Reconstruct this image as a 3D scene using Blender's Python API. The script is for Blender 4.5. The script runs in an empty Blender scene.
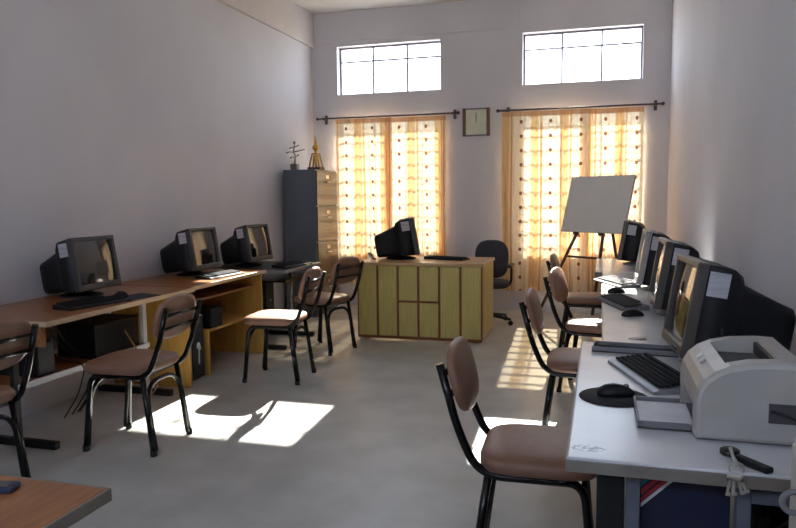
import bpy, bmesh, math, random
from mathutils import Vector, Matrix, Euler
random.seed(7)
S = bpy.context.scene
COL = S.collection
PI = math.pi
R = math.radians

# ------------------------------------------------------------------ materials
def lin(c):
    o = []
    for v in c:
        v = v / 255.0
        o.append(v / 12.92 if v <= .04045 else ((v + .055) / 1.055) ** 2.4)
    return tuple(o) + (1.0,)

def mat(name, c, rough=.5, metal=0.0, c2=None, scale=8.0, stretch=(1, 1, 1), bump=0.0, bscale=60.0, spec=.5, detail=4, lo=.35, hi=.65, coat=0):
    m = bpy.data.materials.new(name); m.use_nodes = True
    nt = m.node_tree; b = nt.nodes['Principled BSDF']
    b.inputs['Base Color'].default_value = lin(c)
    b.inputs['Roughness'].default_value = rough
    b.inputs['Metallic'].default_value = metal
    b.inputs['Specular IOR Level'].default_value = spec
    b.inputs['Coat Weight'].default_value = coat
    tc = nt.nodes.new('ShaderNodeTexCoord')
    mp = nt.nodes.new('ShaderNodeMapping'); mp.inputs['Scale'].default_value = stretch
    nt.links.new(tc.outputs['Object'], mp.inputs['Vector'])
    if c2 is None:
        c2 = tuple(max(0, v * .93) for v in c)
    n = nt.nodes.new('ShaderNodeTexNoise'); n.inputs['Scale'].default_value = scale; n.inputs['Detail'].default_value = detail
    nt.links.new(mp.outputs['Vector'], n.inputs['Vector'])
    r = nt.nodes.new('ShaderNodeValToRGB')
    r.color_ramp.elements[0].position = lo; r.color_ramp.elements[0].color = lin(c)
    r.color_ramp.elements[1].position = hi; r.color_ramp.elements[1].color = lin(c2)
    nt.links.new(n.outputs['Fac'], r.inputs['Fac']); nt.links.new(r.outputs['Color'], b.inputs['Base Color'])
    if bump:
        n2 = nt.nodes.new('ShaderNodeTexNoise'); n2.inputs['Scale'].default_value = bscale; n2.inputs['Detail'].default_value = 3
        nt.links.new(tc.outputs['Object'], n2.inputs['Vector'])
        bp = nt.nodes.new('ShaderNodeBump'); bp.inputs['Strength'].default_value = bump; bp.inputs['Distance'].default_value = .01
        nt.links.new(n2.outputs['Fac'], bp.inputs['Height']); nt.links.new(bp.outputs['Normal'], b.inputs['Normal'])
    return m

M = {}
M['wall'] = mat('wall_paint', (213, 211, 216), .75, c2=(205, 203, 209), scale=1.2, bump=.12, bscale=14, spec=.25)
M['beam'] = mat('beam_plaster', (212, 207, 206), .85, c2=(203, 197, 196), scale=1.5, bump=.2, bscale=10, spec=.2)
M['ceiling'] = mat('ceiling_plaster', (222, 219, 212), .9, c2=(212, 208, 200), scale=2, spec=.1)
M['floor'] = mat('cement_floor', (192, 191, 186), .36, c2=(174, 173, 168), scale=3.5, detail=9, bump=.05, bscale=25, spec=.42)
M['ground'] = mat('outside_ground', (196, 184, 164), .9, c2=(180, 170, 150), scale=.6)
M['frame'] = mat('window_paint', (128, 122, 132), .5)
M['grille'] = mat('grille_paint', (104, 76, 52), .5)
M['sill'] = mat('sill_plaster', (222, 220, 222), .8)
M['rod'] = mat('rod_metal', (92, 78, 82), .4, .4)
M['brownwood'] = mat('frame_wood', (112, 74, 52), .45, c2=(92, 58, 40), scale=6, stretch=(14, 14, 1))
M['dial'] = mat('clock_dial', (226, 226, 198), .5)
M['black'] = mat('black_plastic', (19, 19, 22), .45, spec=.35)
M['blackgloss'] = mat('black_gloss', (16, 16, 18), .2)
M['housing'] = mat('monitor_black', (17, 18, 23), .5, spec=.35)
M['bezel'] = mat('monitor_bezel', (92, 86, 82), .38, .25)
M['bezelsheen'] = mat('monitor_bezel_sheen', (176, 170, 166), .35, .15)  # grazing reflection painted in as a paler frame colour
M['bezeldark'] = mat('monitor_bezel_dark', (62, 62, 64), .4, .1)
M['screen'] = mat('crt_glass', (20, 22, 24), .06, spec=.9, coat=.6)
M['sticker'] = mat('sticker_paper', (186, 184, 190), .7, c2=(158, 156, 162), scale=3, stretch=(1, 1, 40), lo=.45, hi=.75)
M['stand'] = mat('stand_grey', (120, 120, 124), .4)
M['tube'] = mat('black_tube', (22, 21, 22), .22, .35)
M['cushion'] = mat('brown_vinyl', (146, 108, 88), .45, c2=(132, 96, 78), scale=5, bump=.12, bscale=90, spec=.45)
M['cushback'] = mat('brown_board', (150, 112, 88), .5, c2=(138, 100, 78), scale=5, stretch=(1, 1, 8))
M['deskwood'] = mat('teak_laminate', (160, 104, 58), .3, c2=(134, 84, 46), scale=5, stretch=(9, 1, 9), spec=.55)
M['yellowwood'] = mat('yellow_laminate', (206, 160, 82), .45, c2=(190, 144, 70), scale=4, stretch=(8, 8, 1))
M['edgewood'] = mat('pale_edge', (206, 180, 146), .4, c2=(190, 162, 128), scale=5)
M['olive'] = mat('olive_laminate', (206, 188, 112), .4, c2=(192, 172, 94), scale=5, stretch=(14, 14, 1))
M['mould'] = mat('brown_moulding', (142, 84, 46), .45, c2=(124, 70, 38), scale=6)
M['desktop'] = mat('desk_top_laminate', (200, 164, 118), .3, c2=(184, 148, 102), scale=5, stretch=(1, 8, 1))
M['whitetop'] = mat('white_laminate', (214, 214, 216), .24, c2=(202, 203, 206), scale=4, spec=.55)
M['edgegrey'] = mat('grey_edge', (136, 130, 122), .4, c2=(118, 110, 102), scale=8)
M['greymetal'] = mat('grey_paint_metal', (100, 106, 116), .45, .1)
M['whitemetal'] = mat('white_paint_metal', (206, 206, 208), .4)
M['chrome'] = mat('chrome', (200, 200, 202), .15, 1.0)
M['cabinet'] = mat('cabinet_paint', (96, 102, 112), .35, c2=(88, 94, 104), scale=3, spec=.5)
M['cabfront'] = mat('cabinet_front_reflection', (112, 98, 80), .2, .2, c2=(102, 88, 72), scale=3, spec=.6)  # golden curtain reflection put into the drawer colour; the paint itself is grey
M['gold'] = mat('gold_trophy', (214, 172, 84), .28, .8)
M['silver'] = mat('silver_trophy', (168, 166, 160), .35, .5)
M['board'] = mat('whiteboard_face', (222, 220, 217), .35, c2=(219, 217, 214))
M['boardback'] = mat('board_rim', (170, 168, 170), .4)
M['easel'] = mat('easel_wood', (84, 52, 34), .5, c2=(70, 42, 28), scale=6)
M['fabric'] = mat('office_fabric', (66, 66, 72), .9, bump=.2, bscale=200)
M['printer'] = mat('printer_shell', (178, 174, 168), .42)
M['printerdark'] = mat('printer_recess', (74, 74, 76), .5)
M['paper'] = mat('paper', (226, 228, 234), .7)
M['keycap'] = mat('key_caps', (26, 27, 31), .7, spec=.15)
M['keycaplt'] = mat('key_caps_grey', (72, 70, 72), .75, spec=.1)
M['kbsilver'] = mat('keyboard_silver', (148, 150, 154), .35, .4)
M['kbgrey'] = mat('keyboard_grey', (118, 116, 118), .7, spec=.15)
M['bluebox'] = mat('blue_carton', (20, 25, 56), .55)
M['redstripe'] = mat('red_stripe', (176, 44, 54), .5)
M['whitestripe'] = mat('white_stripe', (220, 216, 220), .5)
M['cyanstripe'] = mat('cyan_stripe', (58, 128, 170), .5)
M['cream'] = mat('cream_paint', (206, 202, 190), .45)
M['keymetal'] = mat('key_metal', (196, 190, 178), .35, .6)
M['cord'] = mat('cord_black', (18, 18, 18), .5)
M['cordtan'] = mat('cord_tan', (150, 112, 80), .6)
M['cordgrey'] = mat('cord_grey', (176, 170, 168), .5)
M['mark'] = mat('oval_mark', (168, 168, 170), .4)
M['rubber'] = mat('rubber_pad', (34, 34, 40), .8)
M['towerface'] = mat('tower_face', (36, 36, 40), .35)
M['towerside'] = mat('tower_side', (176, 176, 178), .45)
M['pink'] = mat('plug_pink', (232, 216, 220), .4)
M['bluepen'] = mat('phone_blue', (52, 66, 96), .25)

def add_node(nt, t, **kw):
    n = nt.nodes.new(t)
    for k, v in kw.items(): setattr(n, k, v)
    return n

def math_node(nt, op, a, b=None):
    n = nt.nodes.new('ShaderNodeMath'); n.operation = op
    for i, v in enumerate((a, b)):
        if v is None: continue
        if isinstance(v, (int, float)): n.inputs[i].default_value = v
        else: nt.links.new(v, n.inputs[i])
    return n.outputs[0]

def scuffed_top():
    """white table top with a worn patch at its near left corner"""
    m = M['whitetop'].copy(); m.name = 'white_laminate_scuffed'; nt = m.node_tree; b = nt.nodes['Principled BSDF']
    src = b.inputs['Base Color'].links[0].from_socket
    tc = add_node(nt, 'ShaderNodeTexCoord'); vd = add_node(nt, 'ShaderNodeVectorMath', operation='DISTANCE')
    mp = add_node(nt, 'ShaderNodeMapping'); mp.inputs['Scale'].default_value = (1, 1.9, 1)
    nt.links.new(tc.outputs['Object'], mp.inputs['Vector'])
    nt.links.new(mp.outputs['Vector'], vd.inputs[0]); vd.inputs[1].default_value = (-.02, 1.765 * 1.9, .75)
    n = add_node(nt, 'ShaderNodeTexNoise'); n.inputs['Scale'].default_value = 55; n.inputs['Detail'].default_value = 6
    nt.links.new(tc.outputs['Object'], n.inputs['Vector'])
    near = math_node(nt, 'LESS_THAN', math_node(nt, 'ADD', vd.outputs['Value'], math_node(nt, 'MULTIPLY', n.outputs['Fac'], .06)), .075)
    sp = math_node(nt, 'MULTIPLY', near, math_node(nt, 'GREATER_THAN', n.outputs['Fac'], .47))
    mx = add_node(nt, 'ShaderNodeMix', data_type='RGBA')
    nt.links.new(sp, mx.inputs['Factor']); nt.links.new(src, mx.inputs['A']); mx.inputs['B'].default_value = lin((120, 126, 118))
    nt.links.new(mx.outputs['Result'], b.inputs['Base Color'])
    return m
M['scuffed'] = scuffed_top()

def glass_mat():
    m = bpy.data.materials.new('window_glass'); m.use_nodes = True; nt = m.node_tree; nt.nodes.clear()
    o = add_node(nt, 'ShaderNodeOutputMaterial'); t = add_node(nt, 'ShaderNodeBsdfTransparent'); g = add_node(nt, 'ShaderNodeBsdfGlossy')
    g.inputs['Roughness'].default_value = .02; t.inputs['Color'].default_value = (.97, .98, .97, 1)
    n = add_node(nt, 'ShaderNodeTexNoise'); n.inputs['Scale'].default_value = 3
    mp = math_node(nt, 'ADD', .05, math_node(nt, 'MULTIPLY', n.outputs['Fac'], .03))
    mx = add_node(nt, 'ShaderNodeMixShader')
    nt.links.new(mp, mx.inputs[0]); nt.links.new(t.outputs[0], mx.inputs[1]); nt.links.new(g.outputs[0], mx.inputs[2]); nt.links.new(mx.outputs[0], o.inputs[0])
    return m
M['glass'] = glass_mat()

def curtain_mat():
    m = bpy.data.materials.new('sheer_curtain'); m.use_nodes = True; nt = m.node_tree; nt.nodes.clear()
    o = add_node(nt, 'ShaderNodeOutputMaterial')
    tc = add_node(nt, 'ShaderNodeTexCoord'); sp = add_node(nt, 'ShaderNodeSeparateXYZ')
    uv = add_node(nt, 'ShaderNodeUVMap'); nt.links.new(tc.outputs['UV'], sp.inputs[0])   # uv in metres of cloth
    x, z = sp.outputs['X'], sp.outputs['Y']
    def fr(v, period, off=0.0): return math_node(nt, 'FRACT', math_node(nt, 'ADD', math_node(nt, 'MULTIPLY', v, 1 / period), off))
    # vertical woven bands
    fx = fr(x, .42)
    band = math_node(nt, 'MULTIPLY', math_node(nt, 'GREATER_THAN', fx, .62), math_node(nt, 'LESS_THAN', fx, .90))
    thin = math_node(nt, 'MULTIPLY', math_node(nt, 'GREATER_THAN', fx, .94), 1.0)
    # motif dots down the middle of each pale band
    dx = math_node(nt, 'MULTIPLY', math_node(nt, 'SUBTRACT', fx, .3), .42)
    dz = math_node(nt, 'MULTIPLY', math_node(nt, 'SUBTRACT', fr(z, .165), .5), .165)
    d2 = math_node(nt, 'ADD', math_node(nt, 'MULTIPLY', dx, dx), math_node(nt, 'MULTIPLY', dz, dz))
    dot = math_node(nt, 'LESS_THAN', d2, .022 ** 2)
    n = add_node(nt, 'ShaderNodeTexNoise'); n.inputs['Scale'].default_value = 5; n.inputs['Detail'].default_value = 3
    nt.links.new(tc.outputs['UV'], n.inputs['Vector'])
    def mix(f, a, b):
        k = add_node(nt, 'ShaderNodeMix', data_type='RGBA')
        if isinstance(f, (int, float)): k.inputs['Factor'].default_value = f
        else: nt.links.new(f, k.inputs['Factor'])
        for nm, v in (('A', a), ('B', b)):
            if isinstance(v, tuple): k.inputs[nm].default_value = v
            else: nt.links.new(v, k.inputs[nm])
        return k.outputs['Result']
    c = mix(n.outputs['Fac'], (.95, .84, .66, 1), (.92, .76, .52, 1))
    c = mix(band, c, (.86, .58, .28, 1)); c = mix(thin, c, (.74, .44, .20, 1)); c = mix(dot, c, (.34, .14, .08, 1))
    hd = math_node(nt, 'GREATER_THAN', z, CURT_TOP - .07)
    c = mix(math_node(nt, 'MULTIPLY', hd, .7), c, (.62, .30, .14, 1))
    df = add_node(nt, 'ShaderNodeBsdfDiffuse'); tl = add_node(nt, 'ShaderNodeBsdfTranslucent'); tr = add_node(nt, 'ShaderNodeBsdfTransparent')
    for s in (df, tl, tr): nt.links.new(c, s.inputs['Color'])
    a = add_node(nt, 'ShaderNodeMixShader'); a.inputs[0].default_value = .095
    nt.links.new(df.outputs[0], a.inputs[1]); nt.links.new(tl.outputs[0], a.inputs[2])
    fac = math_node(nt, 'SUBTRACT', CURT_OPEN, math_node(nt, 'ADD', math_node(nt, 'MULTIPLY', band, CURT_OPEN * .45), math_node(nt, 'MULTIPLY', dot, CURT_OPEN * .4)))
    b = add_node(nt, 'ShaderNodeMixShader'); nt.links.new(fac, b.inputs[0])
    nt.links.new(a.outputs[0], b.inputs[1]); nt.links.new(tr.outputs[0], b.inputs[2]); nt.links.new(b.outputs[0], o.inputs[0])
    return m
CURT_TOP = 2.36
CURT_OPEN = .052
M['curtain'] = curtain_mat()

# ------------------------------------------------------------------ mesh builder
def arc_path(pts, r, n=5):
    """polyline with its corners rounded"""
    pts = [Vector(p) for p in pts]; out = [pts[0]]
    for i in range(1, len(pts) - 1):
        a, b, c = pts[i - 1], pts[i], pts[i + 1]
        ra = min(r, (a - b).length * .49); rc = min(r, (c - b).length * .49)
        p0 = b + (a - b).normalized() * ra; p1 = b + (c - b).normalized() * rc
        for k in range(n + 1):
            t = k / n; out.append(p0 * (1 - t) ** 2 + b * 2 * t * (1 - t) + p1 * t * t)
    out.append(pts[-1]); return out

class MB:
    def __init__(s): s.V = []; s.F = []; s.S = []; s.UV = None
    def add(s, V, F, smooth=False, mtx=None):
        o = len(s.V)
        s.V += [tuple(mtx @ Vector(v)) if mtx else tuple(v) for v in V]
        s.F += [tuple(i + o for i in f) for f in F]; s.S += [smooth] * len(F)
        return s
    def box(s, c, d, bevel=.003, mtx=None, rot=None):
        bm = bmesh.new(); bmesh.ops.create_cube(bm, size=1.0)
        bmesh.ops.scale(bm, vec=d, verts=bm.verts)
        b = min(bevel, min(d) * .3)
        if b > 0: bmesh.ops.bevel(bm, geom=list(bm.edges), offset=b, segments=2, profile=.5, affect='EDGES')
        T = Matrix.Translation(c)
        if rot: T = T @ Euler(rot).to_matrix().to_4x4()
        if mtx: T = mtx @ T
        bm.verts.index_update()
        s.add([v.co.copy() for v in bm.verts], [[v.index for v in f.verts] for f in bm.faces], False, T); bm.free(); return s
    def b2(s, a, b, bevel=.003, mtx=None):
        return s.box([(a[i] + b[i]) / 2 for i in range(3)], [abs(b[i] - a[i]) for i in range(3)], bevel, mtx)
    def tube(s, pts, r, seg=10, mtx=None, cap=True, taper=None, closed=False):
        pts = [Vector(p) for p in pts]; n = len(pts); V = []; F = []
        up = None
        for i, p in enumerate(pts):
            if closed: t = pts[(i + 1) % n] - pts[i - 1]
            else: t = pts[min(i + 1, n - 1)] - pts[max(i - 1, 0)]
            t.normalize()
            if up is None:
                up = t.orthogonal().normalized()
            else:
                up = (up - t * up.dot(t)); up = up.normalized() if up.length > 1e-6 else t.orthogonal().normalized()
            sd = t.cross(up); rr = r if taper is None else r * taper[i]
            for k in range(seg):
                a = 2 * PI * k / seg; V.append(p + (up * math.cos(a) + sd * math.sin(a)) * rr)
        m = n if closed else n - 1
        for i in range(m):
            j = (i + 1) % n
            for k in range(seg):
                F.append((i * seg + k, i * seg + (k + 1) % seg, j * seg + (k + 1) % seg, j * seg + k))
        s.add(V, F, True, mtx)
        if cap and not closed:
            s.add(V[:seg], [tuple(range(seg))[::-1]], False, mtx); s.add(V[-seg:], [tuple(range(seg))], False, mtx)
        return s
    def lathe(s, prof, c=(0, 0, 0), seg=24, mtx=None, smooth=True):
        V = []; F = []
        for (r, z) in prof:
            for k in range(seg):
                a = 2 * PI * k / seg; V.append((c[0] + r * math.cos(a), c[1] + r * math.sin(a), c[2] + z))
        for i in range(len(prof) - 1):
            for k in range(seg):
                F.append((i * seg + k, i * seg + (k + 1) % seg, (i + 1) * seg + (k + 1) % seg, (i + 1) * seg + k))
        F.append(tuple(range(seg))[::-1]); F.append(tuple(len(V) - seg + k for k in range(seg)))
        return s.add(V, F, smooth, mtx)
    def loft(s, secs, smooth=True, mtx=None, cap=True):
        n = len(secs[0]); V = [v for q in secs for v in q]; F = []
        for i in range(len(secs) - 1):
            for k in range(n):
                F.append((i * n + k, i * n + (k + 1) % n, (i + 1) * n + (k + 1) % n, (i + 1) * n + k))
        s.add(V, F, smooth, mtx)
        if cap:
            s.add(secs[0], [tuple(range(n))[::-1]], False, mtx); s.add(secs[-1], [tuple(range(n))], False, mtx)
        return s
    def prism(s, prof, y0, y1, mtx=None, smooth=False):
        """prof: (x, z) outline swept along y"""
        return s.loft([[(x, y0, z) for x, z in prof], [(x, y1, z) for x, z in prof]], smooth, mtx)
    def pad(s, w, d, h, mtx=None, n=4.0, seg=40, dome=.25):
        lv = [(.86, 0), (.96, .10), (1, .30), (1, .62), (.965, .82), (.88, .95), (.7, 1.0 + dome * .35), (.4, 1 + dome * .8), (.12, 1 + dome)]
        secs = []
        for sc, z in lv:
            q = []
            for k in range(seg):
                a = 2 * PI * k / seg; c, ss = math.cos(a), math.sin(a)
                q.append((sc * w / 2 * math.copysign(abs(c) ** (2 / n), c), sc * d / 2 * math.copysign(abs(ss) ** (2 / n), ss), z * h))
            secs.append(q)
        return s.loft(secs, True, mtx)
    def ball(s, c, r, seg=14, sc=(1, 1, 1), mtx=None):
        prof = [(max(1e-4, math.sin(PI * i / 8)), -math.cos(PI * i / 8)) for i in range(9)]
        T = Matrix.Translation(c) @ Matrix.Diagonal((r * sc[0], r * sc[1], r * sc[2], 1))
        return s.lathe(prof, (0, 0, 0), seg, (mtx @ T) if mtx else T)
    def build(s, name, m, parent=None, loc=None):
        me = bpy.data.meshes.new(name); me.from_pydata(s.V, [], s.F)
        me.polygons.foreach_set('use_smooth', s.S)
        me.materials.append(M[m] if isinstance(m, str) else m); me.update()
        bm = bmesh.new(); bm.from_mesh(me); bmesh.ops.remove_doubles(bm, verts=bm.verts, dist=1e-5); bmesh.ops.recalc_face_normals(bm, faces=bm.faces); bm.to_mesh(me); bm.free()
        o = bpy.data.objects.new(name, me); COL.objects.link(o)
        if parent is not None: o.parent = parent
        if loc is not None:
            o.location = loc; me.transform(Matrix.Translation([-v for v in loc]))
        return o

def tag(o, label, cat, group=None):
    o['label'] = label; o['category'] = cat
    if group: o['group'] = group
    return o
def thing(name, label, cat, loc=(0, 0, 0), rz=0.0, group=None):
    o = bpy.data.objects.new(name, None); COL.objects.link(o); o.empty_display_size = .1
    o.location = loc; o.rotation_euler = (0, 0, rz); return tag(o, label, cat, group)
def struct(o):
    o['kind'] = 'structure'; return o
def copy_tree(o, parent=None):
    c = o.copy(); COL.objects.link(c)
    if parent is not None: c.parent = parent
    for ch in list(o.children): copy_tree(ch, c)
    return c
def dup(o, loc, rz, label):
    c = copy_tree(o); c.location = loc; c.rotation_euler = (0, 0, rz); c['label'] = label; return c

# ------------------------------------------------------------------ the room
XL, XR, YB, YF, ZC = -3.55, .72, 8.37, -1.5, 3.68
TH = .21
struct(MB().b2((XL - .2, YF - .2, -.12), (XR + .2, YB + TH, 0), 0).build('floor', 'floor'))
struct(MB().b2((XL - .2, YF - .2, ZC), (XR + .2, YB + TH, ZC + .15), 0).build('ceiling', 'ceiling'))
struct(MB().b2((XL - .2, YF - .2, 0), (XL, YB + TH, ZC), 0).build('wall_left', 'wall'))
struct(MB().b2((XR, YF - .2, 0), (XR + .2, YB + TH, ZC), 0).build('wall_right', 'wall'))
HX = [(-3.21, -1.88), (-.90, .43)]
HZ = [(.73, 2.33), (2.66, 3.257)]
def wall_with_holes(a, b, xs, zs, holes):
    m = MB()
    for i in range(len(xs) - 1):
        for j in range(len(zs) - 1):
            x0, x1, z0, z1 = xs[i], xs[i + 1], zs[j], zs[j + 1]
            if (i, j) not in holes:
                m.add([(x0, a, z0), (x1, a, z0), (x1, a, z1), (x0, a, z1)], [(0, 1, 2, 3)])
                m.add([(x0, b, z0), (x1, b, z0), (x1, b, z1), (x0, b, z1)], [(3, 2, 1, 0)])
            for (p, q, quad) in (((i, j), (i, j - 1), [(x0, a, z0), (x1, a, z0), (x1, b, z0), (x0, b, z0)]), ((i, j), (i, j + 1), [(x0, a, z1), (x1, a, z1), (x1, b, z1), (x0, b, z1)]),
                                 ((i, j), (i - 1, j), [(x0, a, z0), (x0, b, z0), (x0, b, z1), (x0, a, z1)]), ((i, j), (i + 1, j), [(x1, a, z0), (x1, b, z0), (x1, b, z1), (x1, a, z1)])):
                out = q[0] < 0 or q[1] < 0 or q[0] > len(xs) - 2 or q[1] > len(zs) - 2
                if (p in holes) and not out and q not in holes: m.add(quad, [(0, 1, 2, 3)])
                if out and p not in holes: m.add(quad, [(0, 1, 2, 3)])
    return m
struct(wall_with_holes(YB, YB + TH, [XL, HX[0][0], HX[0][1], HX[1][0], HX[1][1], XR], [0, HZ[0][0], HZ[0][1], HZ[1][0], HZ[1][1], ZC], {(1, 1), (1, 3), (3, 1), (3, 3)}).build('wall_back', 'wall'))
# unseen wall behind the camera, two high openings added for fill daylight
struct(wall_with_holes(YF - .2, YF, [XL, -3.1, -.9, -.55, .45, XR], [0, .95, 2.15, 2.5, 3.3, ZC], {(1, 3), (3, 3)}).build('wall_front', 'wall'))
# ring beam of plaster standing slightly proud of the left wall, and the plaster step on the back wall
struct(MB().b2((XL, YF, 3.265), (XL + .035, YB, ZC), .004).build('trim_1', 'beam'))
struct(MB().b2((XL + .035, YB - .018, 3.315), (-.93, YB, 3.335), .004).b2((-.945, YB - .018, 3.335), (-.925, YB, ZC), .004).build('trim_2', 'wall'))
struct(MB().b2((XL, YB - .012, 0), (XR, YB, .09), .003).build('baseboard_back', 'wall'))
# the yard outside
struct(MB().b2((-30, YB + TH + .02, -.6), (30, YB + 60, -.45), 0).build('ground', 'ground'))

def window(idx, hx, hz, upper):
    x0, x1 = hx; z0, z1 = hz; y = YB + .12
    w = struct(bpy.data.objects.new('window_%d' % idx, None)); COL.objects.link(w); w.location = ((x0 + x1) / 2, y, z0)
    L = lambda x, yy, z: (x - (x0 + x1) / 2, yy - y, z - z0)
    f = MB(); t = .022
    f.b2(L(x0, y - .02, z0), L(x0 + t, y + .02, z1)); f.b2(L(x1 - t, y - .02, z0), L(x1, y + .02, z1))
    f.b2(L(x0, y - .02, z0), L(x1, y + .02, z0 + t)); f.b2(L(x0, y - .02, z1 - t), L(x1, y + .02, z1))
    f.build('window_frame', 'frame', w)
    for k in (1, 2):
        xm = x0 + (x1 - x0) * k / 3
        MB().b2(L(xm - .011, y - .015, z0 + t), L(xm + .011, y + .015, z1 - t)).build('mullion', 'frame', w)
    if upper:
        zm = z0 + (z1 - z0) * .70
        MB().b2(L(x0 + t, y - .013, zm - .010), L(x1 - t, y + .013, zm + .010)).build('transom', 'frame', w)
    else:
        g = MB(); n = 10
        for k in range(1, n):
            zz = z0 + (z1 - z0) * k / n
            g.b2(L(x0 + t, y - .045, zz - .011), L(x1 - t, y - .029, zz + .011), .002)
        for k in range(1, 6):
            xx = x0 + (x1 - x0) * k / 6
            g.b2(L(xx - .007, y - .043, z0 + t), L(xx + .007, y - .031, z1 - t), .002)
        g.build('grille', 'grille', w)
    for k in range(3):
        xa = x0 + (x1 - x0) * k / 3; xb = x0 + (x1 - x0) * (k + 1) / 3
        MB().b2(L(xa + .012, y + .003, z0 + .02), L(xb - .012, y + .006, z1 - .02), 0).build('window_pane', 'glass', w)
window(1, HX[0], HZ[1], True); window(2, HX[1], HZ[1], True); window(3, HX[0], HZ[0], False); window(4, HX[1], HZ[0], False)

# ------------------------------------------------------------------ curtains
YC = 8.25
def rod(x0, x1, label, brk):
    t = thing('curtain_rod', label, 'curtain rod', ((x0 + x1) / 2, YC, 2.362), 0, 'curtain rods over the windows')
    cx = (x0 + x1) / 2
    MB().tube([(x0 - cx, 0, 0), (x1 - cx, 0, 0)], .011, 10).build('pole', 'rod', t)
    for x in (x0, x1): MB().ball((x - cx, 0, 0), .02).build('finial', 'rod', t)
    for x in brk:
        MB().b2((x - cx - .016, .085, -.06), (x - cx + .016, .12, .05)).b2((x - cx - .012, -.018, -.014), (x - cx + .012, .10, .014)).build('bracket', 'rod', t)
rod(-3.44, -1.64, 'thin dark curtain rod left of the wall clock', (-3.36, -1.70))
rod(-1.17, .64, 'thin dark curtain rod right of the wall clock', (-1.06, .57))

def curtain(x0, x1, z0, label, folds, seed, yo=0.0):
    rnd = random.Random(seed); nx, nz = 150, 40; w = x1 - x0; cx = (x0 + x1) / 2
    V = []; F = []; uv = []
    ph = rnd.random() * 6; z1 = CURT_TOP - .014
    for j in range(nz + 1):
        v = j / nz; z = z0 + (z1 - z0) * v
        amp = .014 + .012 * (1 - v)
        for i in range(nx + 1):
            u = i / nx
            y = amp * (math.sin(u * folds * 2 * PI + ph) + .45 * math.sin(u * folds * 4.7 * PI + 1.7 + ph + .5 * math.sin(v * 3)))
            if v > .96: y *= .45
            xx = x0 + w * u + .012 * math.sin(v * 5 + u * 9 + ph) * (1 - v)
            V.append((xx - cx, y, z)); uv.append((u * w * 1.25 + seed * .37, z + rnd.random() * 0))
    n = nx + 1
    for j in range(nz):
        for i in range(nx): F.append((j * n + i, j * n + i + 1, (j + 1) * n + i + 1, (j + 1) * n + i))
    me = bpy.data.meshes.new('curtain'); me.from_pydata(V, [], F)
    me.polygons.foreach_set('use_smooth', [True] * len(F))
    l = me.uv_layers.new(name='UVMap')
    for lp in me.loops: l.data[lp.index].uv = uv[lp.vertex_index]
    me.materials.append(M['curtain'])
    o = bpy.data.objects.new('curtain', me); COL.objects.link(o); o.location = (cx, YC + yo, 0)
    return tag(o, label, 'curtain', 'sheer orange curtains')
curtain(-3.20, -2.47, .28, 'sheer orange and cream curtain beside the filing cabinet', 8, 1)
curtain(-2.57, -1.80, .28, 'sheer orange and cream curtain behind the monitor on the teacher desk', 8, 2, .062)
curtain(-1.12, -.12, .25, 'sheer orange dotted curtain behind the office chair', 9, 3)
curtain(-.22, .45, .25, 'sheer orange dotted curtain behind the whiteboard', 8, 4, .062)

# ------------------------------------------------------------------ wall clock
c = thing('wall_clock', 'square wall clock with brown side rails between the two curtain rods', 'clock', (-1.443, YB, 2.09))
f = MB()
for sx in (-1, 1): f.b2((sx * .163, -.035, 0), (sx * .125, -.0, .33), .004)
f.build('side_rail', 'brownwood', c)
MB().b2((-.126, -.03, .312), (.126, -.001, .33)).b2((-.126, -.03, 0), (.126, -.001, .018)).build('frame', 'stand', c)
MB().b2((-.126, -.02, .016), (.126, -.002, .314), 0).build('dial', 'dial', c)
MB().b2((-.004, -.024, .16), (.004, -.021, .235), 0).build('hour_hand', 'black', c)
MB().b2((-.003, -.027, .155), (.003, -.0245, .275), 0).build('minute_hand', 'black', c)

# ------------------------------------------------------------------ filing cabinet and trophies
c = thing('filing_cabinet', 'tall dark grey steel filing cabinet in the corner beside the left window', 'filing cabinet', (-3.5, 7.34, 0))
W, D, H = .39, .66, 1.70
MB().b2((0, 0, .03), (W, D, H), .005).b2((.02, .02, 0), (W - .02, D - .02, .04)).build('body', 'cabinet', c)
for k in range(4):
    z0 = .06 + k * .41
    d = MB().b2((W - .002, .02, z0), (W + .018, D - .02, z0 + .395), .004).build('drawer', 'cabfront', c)
    MB().tube(arc_path([(W + .018, D / 2 - .06, z0 + .27), (W + .045, D / 2 - .06, z0 + .27), (W + .045, D / 2 + .06, z0 + .27), (W + .018, D / 2 + .06, z0 + .27)], .012), .006, 8).build('handle', 'chrome', d)
    MB().b2((W + .018, D / 2 - .045, z0 + .31), (W + .022, D / 2 + .045, z0 + .35), .001).build('card_holder', 'chrome', d)
t = thing('trophy', 'silver trophy figure with outstretched arms on the filing cabinet', 'trophy', (-3.405, 7.46, 1.70))
MB().b2((-.04, -.04, 0), (.04, .04, .07), .004).build('plinth', 'stand', t)
f = MB().tube([(0, 0, .07), (.01, 0, .15), (-.01, 0, .22), (0, 0, .30)], .009, 8, taper=[1.4, 1, 1.2, .7]).ball((0, 0, .315), .018)
for a, z, l in ((-1, .20, .10), (1, .21, .12), (-1, .25, .055), (1, .15, .05), (-1, .14, .05), (1, .26, .05)):
    f.tube([(0, 0, z), (a * l * .6, .0, z + .012), (a * l, 0, z + .002 + .02 * (a > 0))], .0065, 8)
    f.ball((a * l, 0, z + .002 + .02 * (a > 0)), .010)
f.build('figure', 'silver', t)
t = thing('trophy', 'gold trophy tapering to a point at the window side of the filing cabinet', 'trophy', (-3.2, 7.60, 1.70))
t.scale = (1.2, 1.2, 1.08)
MB().b2((-.065, -.065, 0), (.065, .065, .03), .004).build('plinth', 'brownwood', t)
f = MB()
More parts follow.
